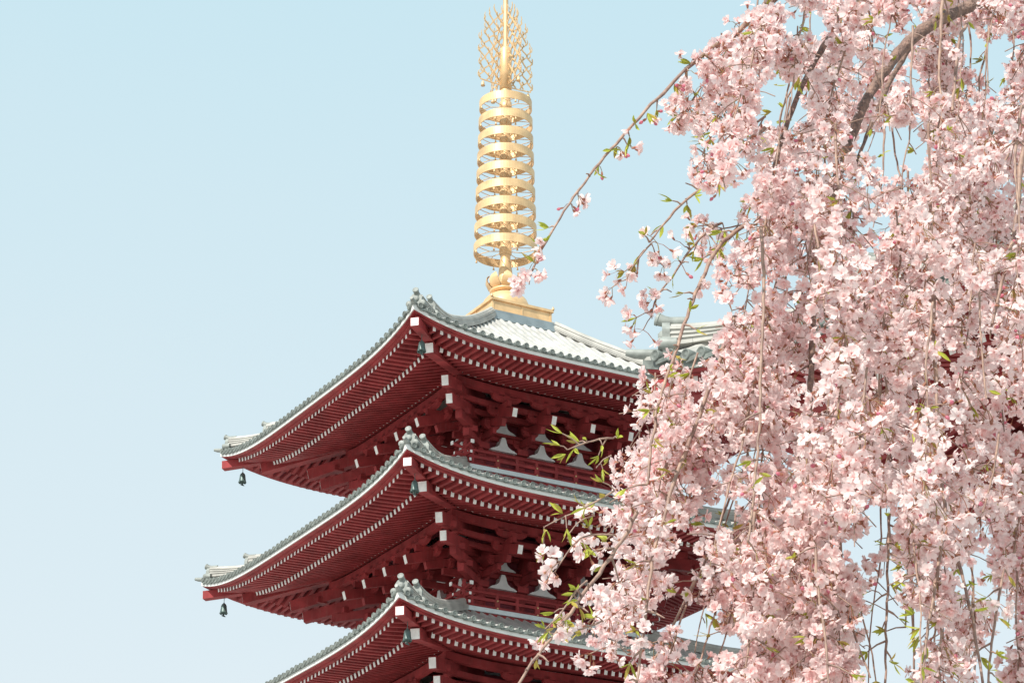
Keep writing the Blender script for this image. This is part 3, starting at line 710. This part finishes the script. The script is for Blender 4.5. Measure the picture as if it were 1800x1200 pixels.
M([(1315, 393), (1282, 412), (1256, 442), (1240, 475), (1228, 505), (1210, 548), (1196, 590), (1186, 625), (1172, 660), (1156, 715), (1145, 780), (1138, 850)], 5.0, 4.75, .0058, .0032, check=False, flow=.16, gap=.03, leafy=.5, nf=(1, 3), bud=.3)
M([(1268, 392), (1238, 410), (1212, 438), (1192, 470), (1172, 500), (1156, 520)], 5.05, 4.95, .004, .0022, check=False, flow=.62, gap=.022, leafy=.4, nf=(1, 3), bud=.2)
M([(1158, 520), (1148, 538), (1146, 560)], 4.95, 4.95, .002, .0012, check=False, flow=1, gap=.013, leafy=.15, nf=(3, 5))
M([(1345, 205), (1300, 238), (1255, 262), (1232, 278)], 5.1, 5.0, .004, .002, check=False, flow=.8, gap=.017, nf=(2, 4), leafy=.15)
M([(1232, 276), (1225, 290), (1224, 305)], 5.0, 5.0, .002, .0012, check=False, flow=1, gap=.013, nf=(3, 5))
M([(1330, 395), (1290, 396), (1258, 405), (1235, 420)], 5.2, 5.1, .003, .0015, check=False, flow=.9, gap=.016, nf=(2, 3), leafy=.2)
M([(1266, 205), (1250, 240), (1236, 268)], 5.0, 5.0, .003, .0015, check=False, flow=.1, gap=.014, leafy=.9)
M([(1292, 556), (1262, 640), (1238, 705), (1212, 780), (1200, 800), (1180, 860), (1165, 915), (1145, 990), (1138, 1060), (1125, 1150), (1118, 1215)], 4.9, 4.65, .0062, .0034, flow=.55, gap=.035, leafy=.5)
M([(1338, 400), (1343, 480), (1342, 560), (1337, 640), (1336, 720), (1331, 800), (1325, 870), (1315, 950)], 4.75, 4.6, .0050, .0028, flow=.35, gap=.05)
M([(1432, 395), (1440, 450), (1447, 500), (1450, 560)], 4.7, 4.65, .0034, .0022, flow=.4, gap=.05)
M([(1657, -10), (1654, 60), (1651, 120), (1656, 200), (1652, 260)], 5.0, 4.95, .0055, .003, gap=.04, leafy=.7)
M([(1700, 40), (1684, 70), (1680, 130), (1674, 195)], 5.2, 5.1, .005, .004, gap=.05)
M([(1800, 244), (1778, 262), (1764, 292)], 5.0, 5.0, .0045, .0028, gap=.05)
M([(1806, 240), (1792, 300), (1788, 380), (1776, 450), (1757, 510), (1744, 570)], 4.9, 4.8, .0085, .0035, gap=.04)
M([(1641, 520), (1640, 600), (1648, 680), (1645, 760), (1650, 830)], 4.75, 4.7, .0060, .004, gap=.06, flow=.4)
M([(1721, 460), (1722, 540), (1726, 620), (1734, 700)], 4.75, 4.7, .0032, .0022, gap=.06, flow=.3)
M([(1756, 760), (1747, 830), (1727, 900)], 4.9, 4.8, .0035, .002, gap=.04)
M([(1562, 905), (1561, 1000), (1560, 1060), (1557, 1130), (1555, 1215)], 4.9, 4.8, .0036, .0028, check=False, flow=.05, gap=.022, leafy=1.0)
M([(1632, 900), (1612, 970), (1600, 1020), (1591, 1070), (1592, 1100)], 4.9, 4.85, .0036, .002, check=False, flow=.2, gap=.022, leafy=.8, nf=(1, 2))
M([(1656, 850), (1663, 905), (1652, 980), (1640, 1050), (1630, 1110), (1618, 1210)], 4.7, 4.6, .0045, .003, gap=.045, flow=.5)
M([(1680, 970), (1697, 1030), (1708, 1080), (1720, 1150), (1730, 1215)], 4.8, 4.7, .0048, .0034, gap=.03, flow=.5, leafy=.6)
M([(1765, 1000), (1752, 1070), (1742, 1140), (1735, 1215)], 4.9, 4.8, .0035, .003, check=False, gap=.025, flow=.15, leafy=.8)
M([(1434, 960), (1437, 1040), (1450, 1110), (1458, 1210)], 4.7, 4.65, .004, .0028, gap=.04, flow=.5)
M([(1470, 900), (1478, 960), (1482, 1040), (1500, 1110), (1530, 1190)], 4.9, 4.8, .0055, .002, gap=.03, flow=.7)
M([(1120, 900), (1078, 975), (1050, 1010), (1022, 1045), (998, 1085), (965, 1125), (935, 1165), (908, 1205), (890, 1240)], 4.6, 4.4, .0050, .0032, check=False, flow=.14, gap=.028, leafy=.45, nf=(2, 3))
M([(1032, 1020), (1008, 1038), (998, 1062), (978, 1090), (958, 1105)], 4.5, 4.45, .0026, .0016, check=False, flow=.06, gap=.014, leafy=1.0)
M([(1078, 770), (1060, 768), (1038, 775), (1012, 784), (998, 790)], 4.6, 4.55, .0026, .0014, check=False, flow=.03, gap=.011, leafy=1.0)
M([(1075, 800), (1060, 808), (1048, 822)], 4.6, 4.6, .002, .0012, check=False, flow=0, gap=.012, leafy=1.0)
M([(1080, 862), (1050, 880), (1020, 898), (985, 908), (958, 925)], 4.5, 4.5, .0026, .0014, check=False, flow=.06, gap=.011, leafy=1.0)
M([(1045, 905), (1025, 912), (1012, 920), (1000, 938)], 4.55, 4.55, .002, .0012, check=False, flow=.7, gap=.016, nf=(2, 3), leafy=.4)
M([(1080, 940), (1045, 935), (1018, 940), (1000, 965), (988, 985), (975, 1005)], 4.6, 4.55, .0024, .0014, check=False, flow=.62, gap=.017, nf=(2, 4), leafy=.3)
M([(1060, 1090), (1020, 1108), (985, 1112), (968, 1112)], 4.6, 4.6, .0024, .0014, check=False, flow=.65, gap=.02, nf=(1, 3), leafy=.6)
M([(1300, 830), (1280, 880), (1262, 930), (1240, 1000), (1225, 1060)], 5.1, 5.0, .0036, .002, gap=.03, flow=.6)
# the curtain of sprays behind and among them
cnt = 0
xs = []
for row, y0 in enumerate((-160, -40, 90, 210, 330, 450, 560, 670, 780, 890, 1000)):
    for c in range(9):
        x0 = 1150 + 84*(c + .5*(row % 2)) + rng.uniform(-35, 35); y = y0 + rng.uniform(-50, 50)
        lf_edge = np.interp(y, ey, ex)
        if x0 < lf_edge + 5 or x0 > 1900: continue
        lean = -.55*max(0, (1480 - x0)/330) if x0 < 1480 else .10*rng.normal()
        Ln = rng.uniform(230, 420); pts = []; xx = x0
        for q in range(8):
            pts.append((xx, y + Ln*q/7)); xx += (lean*(1.25 - .6*q/7) + rng.normal()*.10)*Ln/7
        dd = rng.uniform(4.9, 6.3) if rng.random() < .6 else rng.uniform(4.6, 5.2)
        strand(pts, dd, dd - rng.uniform(-.1, .2), rng.uniform(.0022, .0042), .0014, flow=.97, gap=.0095, leafy=.06, nf=(3, 6), spur=.075, trim=True); cnt += 1
for (x0, y, Ln, lean) in ((1345, 790, 330, -.12), (1385, 840, 330, -.05), (1420, 800, 360, 0), (1460, 830, 330, .02), (1350, 930, 280, -.1), (1400, 960, 280, 0), (1480, 900, 330, 0), (1440, 1010, 240, 0), (1370, 1050, 200, 0),
                          (1660, 850, 330, 0), (1700, 900, 300, .05), (1650, 1000, 240, 0), (1785, 900, 330, 0), (1500, 560, 330, 0), (1560, 560, 330, 0), (1560, 700, 200, 0),
                          (1340, 0, 200, -.4), (1335, 70, 170, -.6), (1290, 90, 120, -.8),
                          (1300, 880, 200, -.05), (1325, 900, 220, 0), (1350, 1080, 180, 0), (1310, 1110, 150, 0), (1400, 1090, 160, 0), (1450, 1100, 160, 0), (1160, 655, 220, -.25), (1190, 650, 240, -.3), (1230, 620, 260, -.3), (1180, 660, 200, -.1)):
    pts = [(x0 + lean*Ln*q/6*(1.2 - .2*q/6) + rng.normal()*6, y + Ln*q/6) for q in range(7)]; dd = rng.uniform(4.7, 5.7)
    strand(pts, dd, dd, rng.uniform(.0024, .004), .0014, flow=.97, gap=.0095, leafy=.06, nf=(3, 6), spur=.07)
for (x0, y, Ln, lean) in ((1440, -60, 330, -.1), (1480, -40, 300, -.1), (1530, -60, 330, 0), (1570, 100, 300, -.1), (1630, -60, 330, 0), (1650, 60, 330, 0), (1600, 300, 300, 0), (1700, -40, 330, 0), (1735, -60, 260, 0), (1720, 190, 300, 0), (1770, -60, 300, .05), (1790, 100, 330, 0), (1745, 230, 300, 0), (1400, 100, 300, -.2), (1460, 150, 300, -.1), (1420, -20, 250, -.2)):
    pts = [(x0 + lean*Ln*q/6 + rng.normal()*6, y + Ln*q/6) for q in range(7)]; dd = rng.uniform(5.6, 6.3)
    strand(pts, dd, dd, rng.uniform(.003, .005), .0016, flow=.97, gap=.0095, leafy=.06, nf=(3, 6), spur=.08)
# a spray ending at the foot of the spire
tipo = MB(); tipo.tube(np.array([at(936, 474, 4.75), at(932, 486, 4.75), at(930, 500, 4.75)]) - TO, .0012, 5); tb = tipo.build('branch', TWIG, tree)
umb.V = [v - TO for v in umb.V]; umb.build('blossoms', PETAL, tb)
print('strands', cnt)
